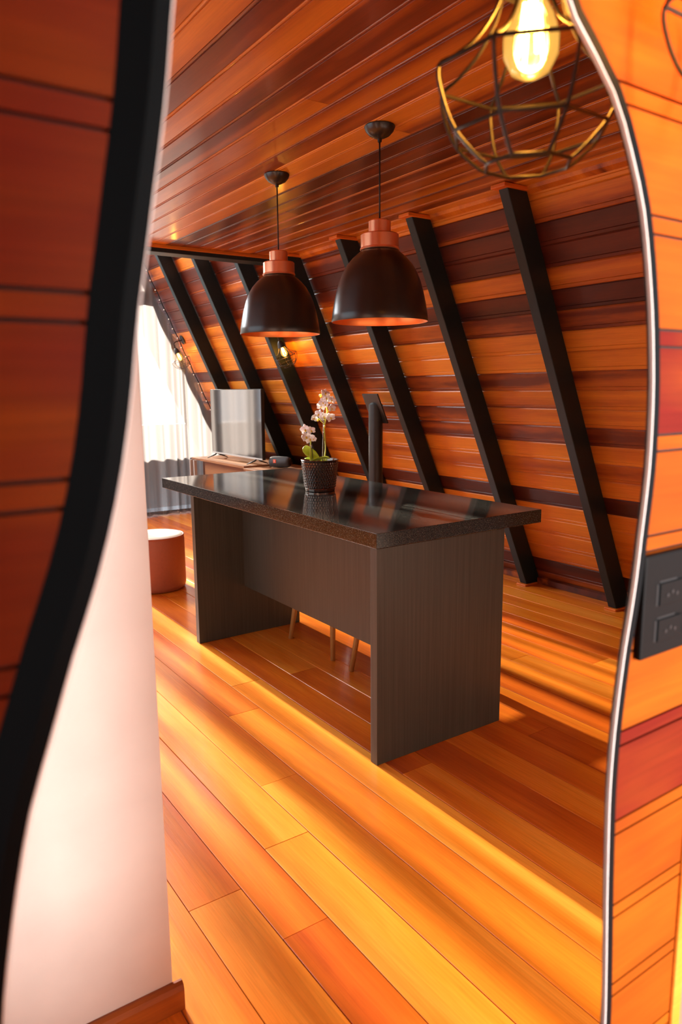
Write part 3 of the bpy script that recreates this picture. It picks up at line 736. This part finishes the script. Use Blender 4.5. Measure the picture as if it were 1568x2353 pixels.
# ------------------------------------------------------------------ steel post with top plate
po = empty('steel_post', (3.50, 4.62, 0)); tag(po, 'round dark steel post with square top plate, standing behind the island', 'post')
bm = bmesh.new(); lathe(bm, [(0, 0.001), (0.056, 0.001), (0.056, 1.32), (0, 1.36)], 32); link('tube', mesh(bm, True, 40), M['pipe'], po)
bm = bmesh.new(); lathe(bm, [(0, 0.001), (0.095, 0.001), (0.095, 0.012), (0.0565, 0.014)], 32); link('base_flange', mesh(bm, True, 40), M['pipe'], po)
bm = bmesh.new()
c0 = Vector((-0.005, 0, 1.29))
box(bm, (-0.125, -0.10, -0.006), (0.125, 0.10, 0.006), 0.002)
bmesh.ops.transform(bm, matrix=frame3(SD, Vector((0, 1, 0)), SD.cross(Vector((0, 1, 0))), c0), verts=bm.verts)
link('top_plate', mesh(bm), M['pipe'], po)

# ------------------------------------------------------------------ tv cabinet, television, speaker
cab = empty('tv_cabinet', (3.3, 6.6, 0)); tag(cab, 'low wooden media cabinet along the sloped wall under the television', 'cabinet')
def cp(name, a, b, mat, bev=0.002, tone=0.5, par=None):
    o = boxobj(name, a, b, mat, None, bev); o.parent = par or cab; o.matrix_parent_inverse = Matrix.Translation(cab.location).inverted(); o['tone'] = tone; return o
cp('cabinet_body', (3.26, 5.71, 0.12), (3.62, 7.46, 0.700), M['cabinet'], tone=0.15)
cp('top_board', (3.14, 7.15, 0.701), (3.62, 7.48, 0.722), M['cabinet'], tone=0.7)
cp('top_board', (3.09, 6.13, 0.712), (3.62, 7.145, 0.738), M['cabinet'], tone=0.75)
cp('top_board', (3.07, 5.69, 0.701), (3.62, 6.10, 0.722), M['cabinet'], tone=0.7)
dr = cp('door', (3.125, 6.16, 0.14), (3.145, 7.10, 0.709), M['cabinet'], tone=0.6)
cp('side_panel', (3.146, 7.08, 0.14), (3.259, 7.10, 0.709), M['cabinet'], tone=0.3)
cp('side_panel', (3.146, 6.16, 0.14), (3.259, 6.18, 0.709), M['cabinet'], tone=0.3)
for y, dy in ((7.36, -0.03), (7.46, 0.0), (6.12, -0.02), (5.72, 0.0)):
    bm = bmesh.new(); prism(bm, [(-0.19, y-6.6-0.012, 0.700), (-0.19, y-6.6+0.012, 0.700), (-0.19, y+dy-6.6+0.012, 0.0005), (-0.19, y+dy-6.6-0.012, 0.0005)], (0.03, 0, 0))
    link('metal_leg', mesh(bm), M['greymetal'], cab)

tv = empty('television', (3.25, 6.59, 0.739)); tag(tv, 'flat television on two feet reflecting the curtain, on the media cabinet', 'television')
tv.rotation_euler = (0, 0, 0)
bm = bmesh.new(); box(bm, (-0.010, -0.56, 0.050), (0.022, 0.56, 0.712), 0.003); box(bm, (0.022, -0.34, 0.09), (0.05, 0.34, 0.42), 0.006); link('housing', mesh(bm), M['tvframe'], tv)
bm = bmesh.new(); box(bm, (-0.0125, -0.554, 0.066), (-0.0102, 0.554, 0.707)); link('screen', mesh(bm), M['tv'], tv)
bm = bmesh.new(); box(bm, (-0.014, -0.559, 0.050), (-0.0102, 0.559, 0.0655), 0.001); link('silver_edge', mesh(bm), M['silver'], tv)
for y in (-0.42, 0.47):
    for sx in (-1, 1):
        bm = bmesh.new(); tube(bm, [(0.006, y, 0.055), (0.006+sx*0.03, y, 0.035), (0.006+sx*0.105, y-0.02*sx, 0.005)], [0.008, 0.008, 0.0045], 8); link('foot', mesh(bm, True), M['tvframe'], tv)

sp = empty('portable_speaker', (3.37, 5.93, 0.723)); tag(sp, 'charcoal cylindrical portable speaker with red badge, beside the television', 'speaker')
bm = bmesh.new(); lathe(bm, [(0, -0.105), (0.034, -0.105), (0.044, -0.098), (0.050, -0.075), (0.052, 0.0), (0.050, 0.075), (0.044, 0.098), (0.034, 0.105), (0, 0.105)], 32)
rotm = Matrix.Rotation(math.radians(-60), 4, 'Z') @ Matrix.Rotation(math.pi/2, 4, 'Y')
bmesh.ops.transform(bm, matrix=Matrix.Translation((0, 0, 0.052)) @ rotm, verts=bm.verts); link('speaker_body', mesh(bm, True, 60), M['fabric'], sp)
for sgn in (-1, 1):
    bm = bmesh.new(); lathe(bm, [(0, 0.1055), (0.030, 0.1055), (0.030, 0.108), (0, 0.109)], 24)
    if sgn < 0: bmesh.ops.scale(bm, vec=(1, 1, -1), verts=bm.verts)
    bmesh.ops.transform(bm, matrix=Matrix.Translation((0, 0, 0.052)) @ rotm, verts=bm.verts); link('end_cap', mesh(bm, True, 40), M['plate_dark'], sp)
def bdg(a, b, z0, z1, y0): # patch on the speaker's curved side (local x of the cylinder frame)
    bm = bmesh.new(); box(bm, (a, -y0-0.0012, z0), (b, -y0, z1))
    bmesh.ops.transform(bm, matrix=Matrix.Rotation(math.radians(-60), 4, 'Z'), verts=bm.verts); return bm
badge = link('badge', mesh(bdg(-0.046, -0.016, 0.045, 0.079, 0.0515)), M['badge'], sp); badge['label'] = 'red square badge'
bm = bdg(-0.035, -0.030, 0.053, 0.060, 0.053)
tmp = bdg(-0.035, -0.030, 0.064, 0.073, 0.053); me_ = mesh(tmp); bm.from_mesh(me_)
link('badge_mark', mesh(bm), M['white'], badge)

# ------------------------------------------------------------------ pouf
pf = empty('pouf', (1.83, 5.11, 0)); tag(pf, 'round brown leather pouf with pale top, left of the island', 'pouf')
bm = bmesh.new(); lathe(bm, [(0, 0.001), (0.19, 0.001), (0.205, 0.012), (0.212, 0.04), (0.212, 0.37), (0.208, 0.392), (0, 0.394)], 48); link('side', mesh(bm, True, 50), M['leather'], pf)
bm = bmesh.new(); lathe(bm, [(0, 0.412), (0.15, 0.411), (0.195, 0.404), (0.203, 0.3945), (0, 0.3945)], 48); link('top_cushion', mesh(bm, True, 50), M['cream'], pf)
bm = bmesh.new(); tube(bm, [(0.207*math.cos(2*math.pi*i/48), 0.207*math.sin(2*math.pi*i/48), 0.397) for i in range(48)], 0.006, 8, True); link('piping', mesh(bm, True), M['leather'], pf)

# ------------------------------------------------------------------ sheer curtain over the gable window, light string along its slope
def curtain(xa, xb, label):
    bm = bmesh.new(); nx = int((xb-xa)/0.011); rng = random.Random(int(xa*100)); nzz = 14
    phs = []; ph = 0
    for i in range(nx+1):
        ph += 0.55+0.25*math.sin(i*0.13)+rng.uniform(-0.1, 0.1); phs.append(ph)
    cols_ = []
    for i in range(nx+1):
        x_ = xa+(xb-xa)*i/nx; zt = min((XW-x_)*TAN-0.06, (x_+2.0)*TAN-0.06, 5.2)
        zt = max(zt, 0.08)
        col = []
        for k in range(nzz+1):
            z_ = 0.012+(zt-0.012)*k/nzz
            col.append(bm.verts.new((x_+0.012*math.sin(phs[i]*0.7+z_*0.6), 8.11+(0.036-0.004*z_)*math.sin(phs[i]+0.25*math.sin(z_*1.3+i*0.05)), z_)))
        cols_.append(col)
    for A, B in zip(cols_, cols_[1:]):
        for k in range(nzz): bm.faces.new((A[k], B[k], B[k+1], A[k+1]))
    o = link('sheer_curtain', mesh(bm, True), M['sheer']); tag(o, label, 'curtain', 'sheer curtains at the gable'); return o
curtain(2.10, 4.02, 'white sheer curtain falling along the sloped wall behind the television')
curtain(-1.7, 2.06, 'white sheer curtain in the middle of the gable window, left of the pouf')
ls = empty('light_string', (3.5, 8.02, 0)); tag(ls, 'dark string of tiny lights along the curtain and sloped wall edge', 'light string')
pts = []
for i in range(60):
    z_ = 0.35+3.0*i/59
    pts.append((slope_x(z_, 0.032)-3.5, 0.0+0.01*math.sin(i*1.3), z_))
bm = bmesh.new(); tube(bm, pts, 0.006, 6); link('wire', mesh(bm, True), M['cord'], ls)
M['tiny'] = bulbmat('tiny_light', (1, 0.9, 0.75), 0.35)
bm = bmesh.new(); bmesh.ops.create_icosphere(bm, subdivisions=1, radius=0.007); ball = mesh(bm, True); ball.materials.append(M['tiny'])
for i in range(1, 59, 2):
    o = link('tiny_bulb', ball, None, ls); p = pts[i]; o.location = (p[0]-0.013, p[1]-0.006, p[2])
